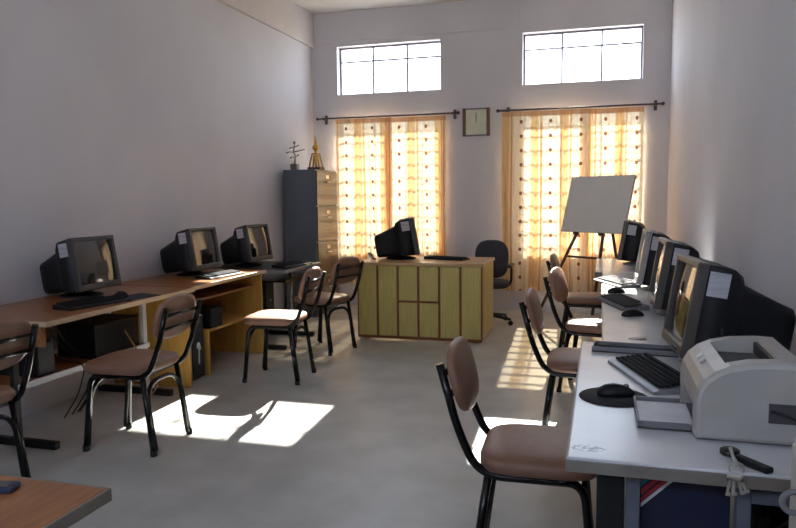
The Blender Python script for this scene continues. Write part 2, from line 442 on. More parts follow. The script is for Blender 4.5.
for sx in (-1, 1):
    for sy in (-1, 1): f.tube([(sx * .052, sy * .045, .03), (sx * .028, sy * .025, .17)], .008, 8)
f.lathe([(.046, .17), (.046, .178), (.012, .185), (.012, .20), (.03, .225), (.034, .25), (.016, .275), (.010, .33), (.003, .36)], seg=16)
f.build('column', 'gold', t)
MB().lathe([(.006, .03), (.014, .06), (.02, .10), (.012, .13), (.016, .145), (.004, .165)], seg=14).build('figure', 'gold', t)

# ------------------------------------------------------------------ teacher's desk
c = thing('teacher_desk', 'long olive panelled teacher desk with brown strips below the windows', 'desk', (-1.65, 6.33, 0))
W = 1.22; D = .70; HX2 = W / 2
MB().b2((-HX2, .012, .03), (HX2, .03, .725)).b2((-HX2, .03, .03), (-HX2 + .02, D, .725)).b2((HX2 - .02, .03, .03), (HX2, D, .725)).build('carcass', 'mould', c)
MB().b2((-HX2 - .015, -.015, .725), (HX2 + .015, D + .02, .755), .004).build('desk_top', 'desktop', c)
e = [-HX2 + i * W / 6 for i in range(7)]
for i in range(6):
    a, b = e[i] + .011, e[i + 1] - .011
    if i in (2, 3):
        MB().b2((a, 0, .045), (b, .013, .372)).build('panel', 'olive', c); MB().b2((a, 0, .392), (b, .013, .722)).build('panel', 'olive', c)
    else: MB().b2((a, 0, .045), (b, .013, .722)).build('panel', 'olive', c)
f = MB()
for x in e: f.b2((max(x - .010, -HX2), -.005, .03), (min(x + .010, HX2), .012, .725), .002)
f.b2((e[2], -.004, .374), (e[4], .012, .390), .002); f.b2((-HX2, -.006, .018), (HX2, .012, .044), .002)
f.build('moulding', 'mould', c)
for sx in (-1, 1):
    MB().b2((sx * HX2, .03, .045), (sx * (HX2 + .006), D - .03, .722), .002).build('side_panel', 'olive', c)
for sx in (-1, 1): MB().b2((sx * (HX2 - .05), .05, 0), (sx * (HX2 - .10), .12, .031)).b2((sx * (HX2 - .05), D - .1, 0), (sx * (HX2 - .10), D - .03, .031)).build('foot', 'mould', c)

# ------------------------------------------------------------------ crt monitors
def rrect(x, hw, z0, z1, r=.03, n=4):
    """rounded rectangle in the y-z plane at depth x"""
    q = []
    for cy, cz, a0 in ((hw - r, z1 - r, 0), (-hw + r, z1 - r, 90), (-hw + r, z0 + r, 180), (hw - r, z0 + r, 270)):
        for k in range(n + 1):
            a = R(a0 + 90 * k / n); q.append((x, cy + r * math.cos(a), cz + r * math.sin(a)))
    return q
def make_monitor(label, side, bez, tilt=9.0):
    t = thing('crt_monitor', label, 'monitor', (0, 0, 0), 0, 'black tube computer monitors')
    T = Matrix.Translation((.17, 0, .055)) @ Matrix.Rotation(R(-tilt), 4, 'Y')
    h, w = .348, .19
    MB().loft([rrect(-.035, w - .002, .001, h - .002, .012), rrect(-.13, w - .004, .006, h - .010, .018), rrect(-.165, w - .022, .012, h - .03, .035), rrect(-.18, w - .035, .014, h - .06, .04),
               rrect(-.31, w - .052, .016, h - .105, .04), rrect(-.360, w - .060, .020, h - .120, .035), rrect(-.372, w - .072, .035, h - .135, .03)], True, T).build('housing', 'housing', t)
    b = MB(); bw = .026
    b.b2((-.04, -w, h - bw), (0, w, h), .006, T); b.b2((-.04, -w, 0), (0, w, .042), .006, T)
    b.b2((-.04, -w, .03), (-.001, -w + bw, h - .01), .005, T); b.b2((-.04, w - bw, .03), (-.001, w, h - .01), .005, T)
    o = b.build('bezel', bez, t)
    for k in range(4): MB().b2((-.002, .04 + k * .022, .012), (.003, .052 + k * .022, .020), .001, T).build('button', 'black', o)
    V = []; F = []; n = 12
    for j in range(n + 1):
        for i in range(n + 1):
            u, v = i / n * 2 - 1, j / n * 2 - 1
            V.append((-.024 + .016 * (1 - .55 * u * u - .45 * v * v), u * (w - bw + .004), .038 + (h - bw - .036) * j / n))
    for j in range(n):
        for i in range(n): F.append((j * (n + 1) + i, j * (n + 1) + i + 1, (j + 1) * (n + 1) + i + 1, (j + 1) * (n + 1) + i))
    MB().add(V, F, True, T).build('screen', 'screen', t)
    ys = side * (w - .0035)
    MB().b2((-.115, ys, .235), (-.045, ys + side * .0025, .322), 0, T).build('sticker', 'sticker', t)
    MB().lathe([(.13, 0), (.135, .004), (.13, .012), (.07, .024), (.055, .035)], (0, 0, 0), 28).build('base', 'black' if bez == 'bezeldark' else 'stand', t)
    MB().lathe([(.05, .03), (.075, .045), (.09, .060), (.09, .085)], (0, 0, 0), 24).build('swivel_neck', 'black', t)
    return t
def put_monitor(src, x, y, z, yaw, label, first=False):
    """x, y = bottom centre of the picture-tube front"""
    a = R(yaw); loc = (x - .17 * math.cos(a), y - .17 * math.sin(a), z)
    if first:
        src.location = loc; src.rotation_euler = (0, 0, a); src['label'] = label; return src
    return dup(src, loc, a, label)
TT = .75
mL = make_monitor('', -1, 'bezeldark')
put_monitor(mL, -3.15, 3.82, TT, -3, 'black tube monitor at the near end of the left wall, by a keyboard and mouse', True)
put_monitor(mL, -3.115, 5.085, TT, -2, 'black tube monitor on the sunlit wooden desk along the left wall')
put_monitor(mL, -3.07, 5.95, .74, -5, 'black tube monitor on the small black table next to the filing cabinet')
put_monitor(mL, -1.775, 6.80, .755, 14, 'black tube monitor seen from behind on the olive teacher desk').scale = (1.14, 1.14, 1.06)
mR = make_monitor('', 1, 'bezel')
put_monitor(mR, .262, 2.79, TT, 185, 'large black tube monitor just behind the printer on the right', True)
put_monitor(mR, .262, 3.895, TT, 181, 'black tube monitor behind the black mouse on the second white table')
put_monitor(mR, .165, 6.60, TT, 174, 'farthest black tube monitor of the right row, beside the whiteboard')
mP = make_monitor('', 1, 'bezelsheen')
put_monitor(mP, .228, 4.86, TT, 180, 'black tube monitor with sheen painted into its front frame in the right row', True)

# ------------------------------------------------------------------ tables on the right
def right_table(x0, x1, y0, y1, label, top='whitetop', legs=None):
    t = thing('computer_table', label, 'table', (0, 0, 0), 0, 'white topped computer tables along the right wall')
    MB().b2((x0, y0, .722), (x1, y1, .75), .004).build('table_top', M[top] if isinstance(top, str) else top, t)
    MB().b2((x0 - .004, y0 - .004, .713), (x1, y0 + .001, .7435), .002).b2((x0 - .004, y0, .713), (x0 + .001, y1, .7435), .002).build('edge_band', 'edgegrey', t)
    for xx in legs or (x0 + .145, x1 - .05):
        for yy in (y0 + .05, y1 - .05):
            MB().b2((xx - .016, yy - .016, 0), (xx + .016, yy + .016, .722)).build('leg', 'greymetal', t)
    MB().b2(((legs or [x0 + .17])[-1], y0 + .04, .66), (x1 - .04, y0 + .06, .715)).b2((x0 + .17, y1 - .06, .66), (x1 - .07, y1 - .04, .715)).b2((x1 - .06, y0 + .08, .66), (x1 - .04, y1 - .08, .715)).build('apron', 'greymetal', t)
    return t
t1 = right_table(-.068, .715, 1.695, 3.085, 'nearest white topped table carrying the printer on the right', 'scuffed', [.088, .335])
MB().b2((.002, 1.735, 0), (.068, 2.10, .72)).build('cable_duct', 'black', t1)
t2 = right_table(.02, .715, 3.095, 4.495, 'second white topped table with the black mouse and oval mark')
MB().lathe([(.037, 0), (.037, .0008)], (0, 0, 0), 24, Matrix.Translation((.165, 3.19, .75)) @ Matrix.Diagonal((1, 1.0, 1, 1))).build('oval_mark', 'mark', t2)
right_table(.02, .715, 4.505, 5.90, 'third white topped table in the sunlight under the monitor with the painted sheen')
right_table(-.03, .715, 5.915, 7.12, 'farthest white topped table beside the easel')

# ------------------------------------------------------------------ keyboards and mice
def make_keyboard(body, caps, label):
    t = thing('keyboard', label, 'keyboard', (0, 0, 0), 0, 'computer keyboards')
    L, D = .44, .155
    prof = [(-D / 2, 0), (D / 2, 0), (D / 2, .026), (D / 2 - .012, .030), (-D / 2 + .02, .016), (-D / 2, .010)]
    MB().loft([[(-L / 2, x, z) for x, z in prof], [(L / 2, x, z) for x, z in prof]], False).build('case', body, t)
    kx = (L - .03) / 20; rows = 6
    def block(c0, c1, r0, r1):
        m = MB()
        for r in range(r0, r1):
            for cc in range(c0, c1):
                y = -D / 2 + .032 + r * .0195 + (.006 if r == 5 else 0); z = .017 + (y + D / 2 - .02) * .115
                if r == 0 and 4 <= cc <= 8:
                    if cc == 4: m.box((-L / 2 + .015 + kx * 6.5, y, z + .004), (kx * 4.9, .0165, .008), .0015)
                    continue
                m.box((-L / 2 + .015 + kx * (cc + .5), y, z + .004), (kx * .84, .0165, .008), .0015)
        return m
    block(0, 13, 0, 6).build('letter_keys', caps, t); block(13, 16, 0, 6).build('arrow_keys', caps, t); block(16, 20, 0, 5).build('number_keys', caps, t)
    return t
kd = make_keyboard('black', 'keycap', ''); 
def put_kb(src, x, y, z, rz, label, first=False):
    if first: src.location = (x, y, z); src.rotation_euler = (0, 0, R(rz)); src['label'] = label; return src
    return dup(src, (x, y, z), R(rz), label)
# local +y is the far edge of a keyboard; on the left row it points to -x, on the right row to +x
put_kb(kd, -2.955, 3.50, TT, 78, 'black keyboard in front of the nearest monitor on the left', True)
put_kb(kd, -2.98, 5.02, TT, 84, 'dark keyboard before the monitor on the sunlit wooden desk')
put_kb(kd, -2.80, 6.02, .74, 80, 'black keyboard on the small black table near the filing cabinet')
put_kb(kd, -1.46, 6.74, .755, 162, 'black keyboard lying on the olive teacher desk')
ks = make_keyboard('kbsilver', 'keycap', '')
put_kb(ks, .178, 2.525, TT, -72, 'silver and black keyboard beside the printer', True)
kg = make_keyboard('kbgrey', 'keycaplt', '')
put_kb(kg, .125, 4.17, TT, -72, 'pale keyboard by the black mouse on the second white table', True)
put_kb(kg, .115, 5.13, TT, -66, 'pale keyboard on the sunlit third white table')

def make_mouse(label):
    t = thing('mouse', label, 'mouse', (0, 0, 0), 0, 'black computer mice')
    secs = []
    for y, w, h in ((-.056, .012, .010), (-.05, .024, .022), (-.03, .031, .034), (-.005, .032, .038), (.02, .030, .034), (.042, .027, .025), (.055, .02, .015), (.059, .012, .010)):
        q = []
        for k in range(16):
            a = 2 * PI * k / 16; z = math.sin(a); q.append((w * math.cos(a), y, max(0, z) * h * .95 + .002 if z > 0 else .002 + z * .002))
        secs.append(q)
    MB().loft(secs, True).build('shell', 'black', t)
    MB().lathe([(.008, -.004), (.010, 0), (.008, .004)], (0, 0, 0), 14, Matrix.Translation((0, .032, .028)) @ Matrix.Rotation(R(90), 4, 'Y')).build('scroll_wheel', 'stand', t)
    return t
mo = make_mouse('')
def put_mouse(x, y, z, rz, label, first=False):
    if first: mo.location = (x, y, z); mo.rotation_euler = (0, 0, R(rz)); mo['label'] = label
    else: dup(mo, (x, y, z), R(rz), label)
put_mouse(.055, 2.255, TT + .004, -82, 'black mouse on the round pad next to the printer', True)
put_mouse(.17, 3.79, TT, -68, 'black mouse on the second white table from the front')
put_mouse(.105, 4.66, TT, -60, 'small black mouse in the sunlight on the third white table')
put_mouse(-3.005, 3.82, TT + .004, 70, 'black mouse behind the keyboard on the nearest left table')
tag(MB().lathe([(.105, 0), (.107, .002), (.105, .004)], seg=36).build('mouse_pad', 'rubber', None), 'round black mouse pad on the white table beside the printer', 'mouse pad').location = (.05, 2.24, TT)
o = tag(MB().b2((-.10, -.12, 0), (.10, .12, .004), .002).build('mouse_pad', 'rubber', None), 'dark rectangular mouse pad on the nearest left table', 'mouse pad'); o.location = (-2.92, 3.86, TT); o.rotation_euler = (0, 0, R(-14))
# flat black tray behind the near keyboard
o = thing('slim_tray', 'flat dark tray lying behind the silver keyboard on the near white table', 'tray', (.15, 2.93, TT), R(-6))
MB().b2((-.17, -.06, 0), (.16, .06, .006)).build('tray_floor', 'black', o)
MB().b2((-.17, -.06, .004), (.16, -.054, .022)).b2((-.17, .054, .004), (.16, .06, .022)).b2((-.17, -.055, .004), (-.164, .055, .022)).b2((.154, -.055, .004), (.16, .055, .022)).build('rim', 'stand', o)

# ------------------------------------------------------------------ printer
p = thing('printer', 'cream laser printer with open paper tray on the near right table', 'printer', (.243, 1.885, TT))
p.scale = (1, 1, 1.12)
LY = .37
def prof(top): return top
full = [(.006, .004), (0, .012), (0, .095), (.006, .120), (.02, .143), (.045, .163), (.08, .178), (.13, .188), (.20, .192), (.25, .190), (.262, .18), (.262, .004)]
dip = [(.006, .004), (0, .012), (0, .095), (.006, .120), (.02, .143), (.045, .163), (.075, .176), (.079, .150), (.14, .142), (.19, .150), (.20, .192), (.25, .190), (.262, .18), (.262, .004)]
def inset(pr, d):
    cx, cz = .13, .09; return [(cx + (x - cx) * (1 - d / .13), cz + (z - cz) * (1 - d / .095)) for x, z in pr]
f = MB()
def psec(pr, y): return [(x, y, z) for x, z in pr]
f.loft([psec(inset(full, .012), 0), psec(inset(full, .005), .004), psec(full, .013), psec(full, .055)], False)
f.loft([psec(full, LY - .055), psec(full, LY - .013), psec(inset(full, .005), LY - .004), psec(inset(full, .012), LY)], False)
slot = [(.045, .004), (.045, .075), (0, .075)] + dip[2:]
f.loft([psec(slot, .055), psec(slot, LY - .055)], False)
f.build('body', 'printer', p)
MB().b2((.0795, .058, .1505), (.195, LY - .058, .1535), 0).build('output_bin', 'printerdark', p)
MB().b2((.188, .07, .156), (.1985, LY - .07, .186), .002).build('output_slot', 'black', p)
MB().b2((.041, .057, .006), (.046, LY - .057, .074), 0).build('feed_slot', 'black', p)
tr = MB().b2((-.135, .06, .006), (.042, LY - .065, .012), .002).b2((-.135, .06, .010), (-.005, .066, .022), .001).b2((-.135, LY - .071, .010), (-.005, LY - .065, .022), .001).b2((-.137, .06, .006), (-.131, LY - .065, .022), .001).build('paper_tray', 'stand', p)
for k in range(2):
    MB().box((.034, .16 + k * .05, .159), (.018, .03, .006), .002, None, (0, R(-35), 0)).build('button', 'whitemetal', p)
MB().b2((.17, -.0012, .055), (.262, .004, .10), 0).build('side_recess', 'printerdark', p)
MB().tube(arc_path([(.175, -.002, .082), (.195, -.012, .082), (.23, -.02, .070), (.28, -.01, .045), (.30, .05, .01), (.34, .1, .006)], .03), .0035, 8).build('power_cable', 'cord', p)
o = tag(MB().b2((-.065, -.095, 0), (.075, .095, .004), .001).build('paper_sheet', 'paper'), 'white sheet of paper lying in the printer tray', 'paper'); o.location = (.177, 2.066, TT + .0138)

# keys on the table edge
k = thing('key_ring', 'bunch of keys with a black fob hanging over the near table edge', 'keys', (.325, 1.747, TT))
MB().box((.026, -.012, .008), (.095, .026, .014), .005, None, (0, 0, R(-52))).build('fob', 'black', k)
MB().lathe([(.016, 0), (.023, .004), (.023, .014), (.016, .018)], (-.012, .055, 0), 18).build('tag_disc', 'blackgloss', k)
ring = [(-.015 + .016 * math.cos(a), -.052 - .004 * math.sin(a), .008 + .016 * math.sin(a)) for a in [2 * PI * i / 20 for i in range(20)]]
MB().tube(arc_path([(-.012, .05, .020), (-.014, .0, .016), (-.014, -.046, .02), (-.014, -.056, .016)], .02), .004, 8).build('clip', 'keymetal', k)
MB().tube(ring, .002, 6, closed=True).build('split_ring', 'keymetal', k)
for i, (dx, ln, an) in enumerate(((-.03, .06, -8), (-.018, .055, 2), (.0, .05, 14), (.008, .045, 24))):
    T = Matrix.Translation((-.015 + dx * .4, -.0575 - .0025 * i, -.003)) @ Matrix.Rotation(R(-an), 4, 'Y')
    m = MB().lathe([(.0085, -.0009), (.0085, .0009)], (0, 0, 0), 16, T @ Matrix.Translation((0, 0, -.008)) @ Matrix.Rotation(R(90), 4, 'X'))
    m.b2((-.003, -.0009, -.012 - ln * .7), (.003, .0009, -.012), .0003, T); m.b2((.002, -.0009, -.012 - ln * .7), (.007, .0009, -.012 - ln * .55), .0003, T)
    m.build('key', 'keymetal', k)

# things below the near table
b = thing('carton', 'dark blue carton with red and white diagonal stripes under the near table', 'box', (.211, 1.775, 0))
MB().b2((-.103, 0, .40), (.103, .30, .712), .003).build('box_body', 'bluebox', b)
def stripe(o0, o1, m):
    q = []
    x0, x1, zt = -.102, .102, .711
    # diagonal band on the front face, cut by the left and top borders
    P = lambda d: [(x0, zt - d), (x0 + d, zt)]
    a, c2 = P(o0), P(o1)
    MB().add([(a[0][0], -.0012, a[0][1]), (a[1][0], -.0012, a[1][1]), (c2[1][0], -.0012, c2[1][1]), (c2[0][0], -.0012, c2[0][1])], [(0, 1, 2, 3)]).build('stripe', m, b)
stripe(.026, .036, 'cordtan'); stripe(.037, .052, 'cyanstripe'); stripe(.057, .073, 'redstripe'); stripe(.079, .092, 'redstripe'); stripe(.0935, .104, 'whitestripe')
s = thing('box_stand', 'low grey steel stand holding the blue carton', 'stand', (.211, 1.775, 0))
MB().b2((-.1, .0, .37), (.1, .30, .40)).build('shelf', 'greymetal', s)
for sx in (-1, 1):
    for yy in (.02, .28): MB().b2((sx * .09 - .01, yy - .01, 0), (sx * .09 + .01, yy + .01, .37)).build('leg', 'greymetal', s)
u = thing('computer_tower', 'black computer tower under the right end of the near table', 'computer', (.46, 1.87, 0))
MB().b2((-.09, 0, .02), (.11, .42, .62), .004).build('case', 'black', u)
MB().b2((-.07, -.006, .06), (.09, .001, .58), .003).build('front_panel', 'blackgloss', u)
for sx in (-.06, .08):
    for yy in (.05, .36): MB().lathe([(.014, 0), (.014, .022)], (sx, yy, 0), 12).build('foot', 'rubber', u)
w = MB()
w.tube(arc_path([(.415, 1.85, .57), (.40, 1.82, .62), (.44, 1.79, .645), (.46, 1.79, .60), (.44, 1.79, .50), (.42, 1.81, .2), (.41, 1.82, .006)], .06), .004, 8)
w.tube(arc_path([(.43, 1.85, .55), (.48, 1.81, .62), (.51, 1.79, .60), (.49, 1.79, .45), (.45, 1.81, .006)], .05), .0035, 8)
tag(w.build('power_cable', 'cord', loc=(.42, 1.81, 0)), 'black cables looping in front of the tower under the near table', 'cable')

# cream cupboard corner with a ring pull at the right edge of the view
d = thing('steel_locker', 'cream steel locker with a ring pull at the right edge of the photo', 'locker', (.388, 1.22, 0))
MB().b2((0, 0, .02), (.31, .345, .875), .006).b2((.02, .02, 0), (.29, .32, .03)).build('body', 'cream', d)
rg = [(-.018 + .021 * math.cos(a), .235, .79 + .021 * math.sin(a)) for a in [2 * PI * i / 28 for i in range(28)]]
q = MB().lathe([(.016, 0), (.014, .010), (.008, .012)], (0, 0, 0), 16, Matrix.Translation((.001, .235, .79)) @ Matrix.Rotation(R(-90), 4, 'Y')).build('pull_plate', 'greymetal', d)
MB().tube(rg, .006, 8, closed=True).build('ring_pull', 'stand', d)
a = thing('plug', 'pale plug with a brown lead lying on the cream locker', 'plug', (.405, 1.545, .875))
MB().tube([(0, 0, .012), (.0, .0, .03), (0, 0, .045)], .008, 10, taper=[1.1, 1.0, .6]).b2((-.014, -.012, 0), (.014, .012, .016), .003).build('plug_body', 'pink', a)
MB().tube(arc_path([(.01, 0, .008), (.05, -.02, .006), (.12, -.02, .006)], .03), .0045, 8).build('lead', 'brownwood', a)
a = thing('wall_speaker', 'cream rounded device on the near right wall behind the printer', 'speaker', (.72, 2.64, .855))
MB().loft([rrect(0, .05, 0, .12, .025), rrect(-.04, .05, 0, .12, .025), rrect(-.055, .04, .01, .11, .02)], True).build('shell', 'cream', a)
MB().b2((-.058, -.025, .03), (-.054, .025, .09), .001).build('front_mesh', 'stand', a)

# ------------------------------------------------------------------ chairs
def make_chair(label):
    t = thing('student_chair', label, 'chair', (0, 0, 0), 0, 'brown padded chairs with black tubular legs')
    r = .0148
    MB().pad(.43, .42, .064, Matrix.Translation((0, .008, .437)), 4.4, 48, .16).build('seat', 'cushion', t)
    MB().pad(.385, .25, .038, Matrix.Translation((0, -.292, .735)) @ Matrix.Rotation(R(15), 4, 'X') @ Matrix.Rotation(R(-90), 4, 'X'), 2.8, 44, .35).build('backrest', 'cushion', t)
    for sx in (-1, 1):
        x = sx * .172
        MB().tube(arc_path([(x, -.332, .81), (x, -.266, .57), (x, -.195, .424), (x, -.02, .424), (x, .12, .424)], .085, 7), r, 12).build('back_post', 'tube', t)
        l = MB().tube(arc_path([(x, .04, .424), (x * 1.0, .158, .424), (sx * .192, .196, .012)], .07, 7), r, 12).build('leg', 'tube', t)
        MB().lathe([(.0175, 0), (.0185, .003), (.0175, .03)], (sx * .192, .196, 0), 12).build('foot_cap', 'rubber', l)
        l = MB().tube([(sx * .165, -.165, .42), (sx * .182, -.222, .012)], r, 12).build('leg', 'tube', t)
        MB().lathe([(.0175, 0), (.0185, .003), (.0175, .03)], (sx * .182, -.222, 0), 12).build('foot_cap', 'rubber', l)
    for ya, yb, w in ((.20, .16, .166), (-.223, -.175, .158)):
        MB().tube(arc_path([(-w, ya, .02), (-w, yb, .39), (w, yb, .39), (w, ya, .02)], .13, 9), .0122, 12).build('leg_arch', 'tube', t)
    for z in (.69, .765):
        y = -.266 - (z - .57) * .275
        MB().tube([(-.172, y, z), (.172, y, z)], .0095, 10).build('back_rail', 'tube', t)
    MB().b2((-.172, -.15, .412), (.172, -.12, .436), .002).b2((-.172, .10, .412), (.172, .13, .436), .002).build('seat_bracket', 'stand', t)
    return t
ch = make_chair('')
def put_chair(x, y, yaw, label, first=False):
    if first: ch.location = (x, y, 0); ch.rotation_euler = (0, 0, R(yaw)); ch['label'] = label
    else: dup(ch, (x, y, 0), R(yaw), label)
put_chair(-2.534, 3.303, 92, 'brown padded chair facing the nearest left table and its keyboard', True)
put_chair(-2.376, 4.808, 93.5, 'brown padded chair with a sunlit seat by the wooden desk')
put_chair(-2.417, 5.823, 73, 'brown padded chair between the olive teacher desk and the small black table')
put_chair(-2.865, 2.44, 88, 'brown padded chair cut off by the left edge of the photo')
put_chair(-.20, 2.485, -88, 'brown padded chair at the near white table, largest in the foreground')
put_chair(-.07, 3.921, -90, 'brown padded chair at the second white table on the right')
put_chair(-.01, 5.05, -100, 'brown padded chair at the sunlit third white table')
put_chair(-.10, 6.32, -92, 'brown padded chair at the farthest white table beside the easel')

# ------------------------------------------------------------------ left row of tables
XW = XL + .01
t = thing('computer_table', 'nearest wooden table on the left with a low shelf and steel posts', 'table', (0, 0, 0))
MB().b2((XW, 2.955, .718), (-2.80, 4.355, .75), .004).build('table_top', 'deskwood', t)
MB().b2((-2.803, 2.955, .72), (-2.797, 4.355, .749), .002).b2((XW, 2.950, .72), (-2.797, 2.957, .749), .002).build('edge_band', 'edgewood', t)
MB().b2((-3.48, 2.99, .60), (-2.86, 3.01, .718)).build('apron', 'deskwood', t)
for yy in (3.02, 4.16):
    for xx in (-3.48, -3.10):
        MB().b2((xx - .015, yy - .02, .03), (xx + .015, yy + .02, .718)).build('leg', 'black' if yy < 3.5 and xx > -3.3 else 'whitemetal', t)
MB().b2((-3.50, 3.02, .345), (-3.08, 4.18, .365)).build('shelf', 'deskwood', t)
MB().b2((-3.082, 3.02, .338), (-3.068, 4.18, .372), .002).build('shelf_rail', 'whitemetal', t)
for yy in (3.08, 4.16): MB().b2((-3.50, yy - .02, .0), (-2.89, yy + .02, .045), .006).build('foot_bar', 'black', t)
c = thing('desktop_computer', 'small black computer case on the low shelf of the nearest left table', 'computer', (-3.27, 3.26, .365))
MB().b2((-.17, -.07, 0), (.16, .07, .20), .004).build('case', 'black', c); MB().b2((.158, -.06, .01), (.166, .06, .19), .002).build('front_panel', 'bezeldark', c)
c = thing('desktop_computer', 'wide black computer case at the far end of the low left shelf', 'computer', (-3.24, 3.90, .365))
MB().b2((-.17, -.22, 0), (.13, .22, .215), .004).build('case', 'black', c); MB().b2((.128, -.21, .01), (.136, .21, .205), .002).build('front_panel', 'blackgloss', c)
w = MB()
for i, (ya, yb, m) in enumerate(((3.42, 3.55, .05), (3.50, 3.44, .09), (3.58, 3.62, .03), (3.46, 3.60, .07))):
    w.tube(arc_path([(-3.45, ya, .71), (-3.30 + m, ya + .02, .62), (-3.25, yb - .04, .50), (-3.2 + m * .5, yb, .40), (-3.005, yb + .03, .395), (-3.09, yb - .05 + m, .18), (-3.25, yb + m, .012)], .08), .0045, 7)
tag(w.build('cable_bundle', 'cord', loc=(-3.3, 3.5, 0)), 'tangle of thin black cables hanging under the nearest left table', 'cable')
w = MB().tube(arc_path([(-3.094, 3.95, .50), (-3.0, 4.0, .30), (-3.04, 4.1, .25), (-2.96, 4.12, .10), (-3.0, 4.06, .008)], .06), .006, 8)
tag(w.build('cable', 'cordtan', loc=(-3.0, 4.05, 0)), 'tan cable dropping behind the seat of the nearest left chair', 'cable')

t = thing('computer_desk', 'sunlit wooden computer desk with yellow side panels along the left wall', 'desk', (0, 0, 0))
MB().b2((XW, 4.368, .72), (-2.84, 5.56, .75), .004).build('desk_top', 'deskwood', t)
MB().b2((-2.843, 4.366, .722), (-2.836, 5.562, .749), .002).build('edge_band', 'edgewood', t)
for yy in (4.385, 5.53): MB().b2((XW, yy - .012, 0), (-2.875, yy + .012, .72)).build('side_panel', 'yellowwood', t)
MB().b2((-3.45, 4.725, 0), (-2.93, 4.748, .34)).build('divider', 'yellowwood', t)
MB().b2((-3.45, 4.725, .34), (-2.93, 5.518, .36)).build('shelf', 'yellowwood', t)
MB().b2((-3.45, 4.40, .60), (-2.95, 5.517, .618)).build('keyboard_tray', 'deskwood', t)
c = thing('computer_tower', 'computer tower with a black face inside the sunlit wooden desk', 'computer', (-3.12, 4.575, 0))
MB().b2((-.24, -.085, .015), (.18, .085, .50), .004).build('case', 'towerside', c)
fp = MB().b2((.179, -.078, .02), (.192, .078, .495), .004).build('front_panel', 'towerface', c)
for k in range(2): MB().b2((.191, -.065, .42 - k * .05), (.195, .065, .455 - k * .05), .001).build('drive_bay', 'bezeldark', fp)
m = MB().tube([(.194, .0, .13), (.194, .004, .25)], .006, 8).ball((.193, .0, .27), .026, 12, (.25, 1, 1)).ball((.193, .014, .25), .02, 12, (.25, 1, 1)); m.build('emblem', 'whitemetal', fp)
for sx in (-.2, .14):
    for yy in (-.06, .06): MB().lathe([(.012, 0), (.012, .017)], (sx, yy, 0), 10).build('foot', 'rubber', c)
c = thing('speaker', 'black box speaker on the shelf of the sunlit wooden desk', 'speaker', (-3.01, 4.87, .36))
MB().b2((-.10, -.085, 0), (.07, .085, .155), .006).build('cabinet', 'black', c)
MB().b2((.069, -.075, .01), (.075, .075, .145), .002).build('grille', 'rubber', c)

t = thing('computer_table', 'small black computer table with a sliding tray near the filing cabinet', 'table', (0, 0, 0))
MB().b2((XW, 5.62, .71), (-2.69, 6.44, .74), .004).build('table_top', 'black', t)
MB().b2((-2.693, 5.62, .712), (-2.686, 6.44, .739), .002).b2((XW, 5.614, .712), (-2.686, 5.622, .739), .002).build('edge_band', 'kbsilver', t)
MB().b2((-3.3, 5.68, .62), (-2.72, 6.38, .635)).b2((-2.73, 5.68, .61), (-2.715, 6.38, .645)).build('keyboard_tray', 'blackgloss', t)
for yy in (5.72, 6.36):
    MB().tube([(-2.98, yy, .03), (-2.98, yy, .71)], .014, 10).build('leg', 'chrome', t); MB().tube([(-3.44, yy, .03), (-3.44, yy, .71)], .014, 10).build('leg', 'chrome', t)
    MB().b2((-3.48, yy - .02, 0), (-2.74, yy + .02, .04), .008).build('foot_bar', 'black', t)
MB().b2((-3.46, 5.73, .20), (-2.95, 6.35, .22)).build('shelf', 'black', t)
c = thing('computer_tower', 'black computer tower under the small black table', 'computer', (-3.2, 5.92, .22))
MB().b2((-.2, -.09, 0), (.2, .09, .38), .004).build('case', 'black', c)
fp = MB().b2((.199, -.08, .01), (.208, .08, .37), .003).build('front_panel', 'blackgloss', c)
MB().lathe([(.012, 0), (.011, .004)], (0, 0, 0), 14, Matrix.Translation((.207, 0, .2)) @ Matrix.Rotation(R(90), 4, 'Y')).build('power_button', 'stand', fp)

# table corner in the foreground
t = thing('side_table', 'wooden table corner at the bottom left of the photo', 'table', (0, 0, 0))
MB().b2((-2.6, .45, .722), (-1.04, 1.245, .752), .004).build('table_top', 'deskwood', t)
MB().b2((-1.043, .45, .722), (-1.034, 1.245, .7515), .003).b2((-2.6, 1.243, .722), (-1.034, 1.25, .7515), .003).build('edge_band', 'edgegrey', t)
for xx in (-2.52, -1.16):
    for yy in (.52, 1.16): MB().b2((xx - .02, yy - .02, 0), (xx + .02, yy + .02, .722)).build('leg', 'mould', t)
o = thing('mobile_phone', 'dark blue handset lying on the wooden table at the bottom left', 'phone', (-1.285, 1.17, .752), R(14))
MB().b2((-.055, -.022, 0), (.055, .022, .014), .005).build('shell', 'bluepen', o); MB().b2((-.01, -.017, .013), (.045, .017, .015), .001).build('display', 'screen', o)

# ------------------------------------------------------------------ office chair
c = thing('office_chair', 'dark grey office chair with arms behind the teacher desk', 'chair', (-1.145, 7.42, 0), R(180))
MB().pad(.44, .42, .07, Matrix.Translation((0, 0, .40)), 3.4, 36, .2).build('seat', 'fabric', c)
MB().pad(.37, .42, .05, Matrix.Translation((0, -.225, .68)) @ Matrix.Rotation(R(8), 4, 'X') @ Matrix.Rotation(R(-90), 4, 'X'), 3.0, 36, .25).build('backrest', 'fabric', c)
MB().tube(arc_path([(0, -.10, .395), (0, -.24, .395), (0, -.26, .60)], .05), .018, 8).build('back_bracket', 'black', c)
for sx in (-1, 1):
    a = MB().tube(arc_path([(sx * .20, -.05, .41), (sx * .235, -.05, .45), (sx * .235, -.06, .60), (sx * .235, .02, .63)], .05), .014, 8).build('arm_support', 'black', c)
    MB().box((sx * .235, .0, .635), (.055, .24, .03), .012).build('armrest', 'black', a)
MB().tube([(0, 0, .07), (0, 0, .41)], .022, 12).build('column', 'black', c)
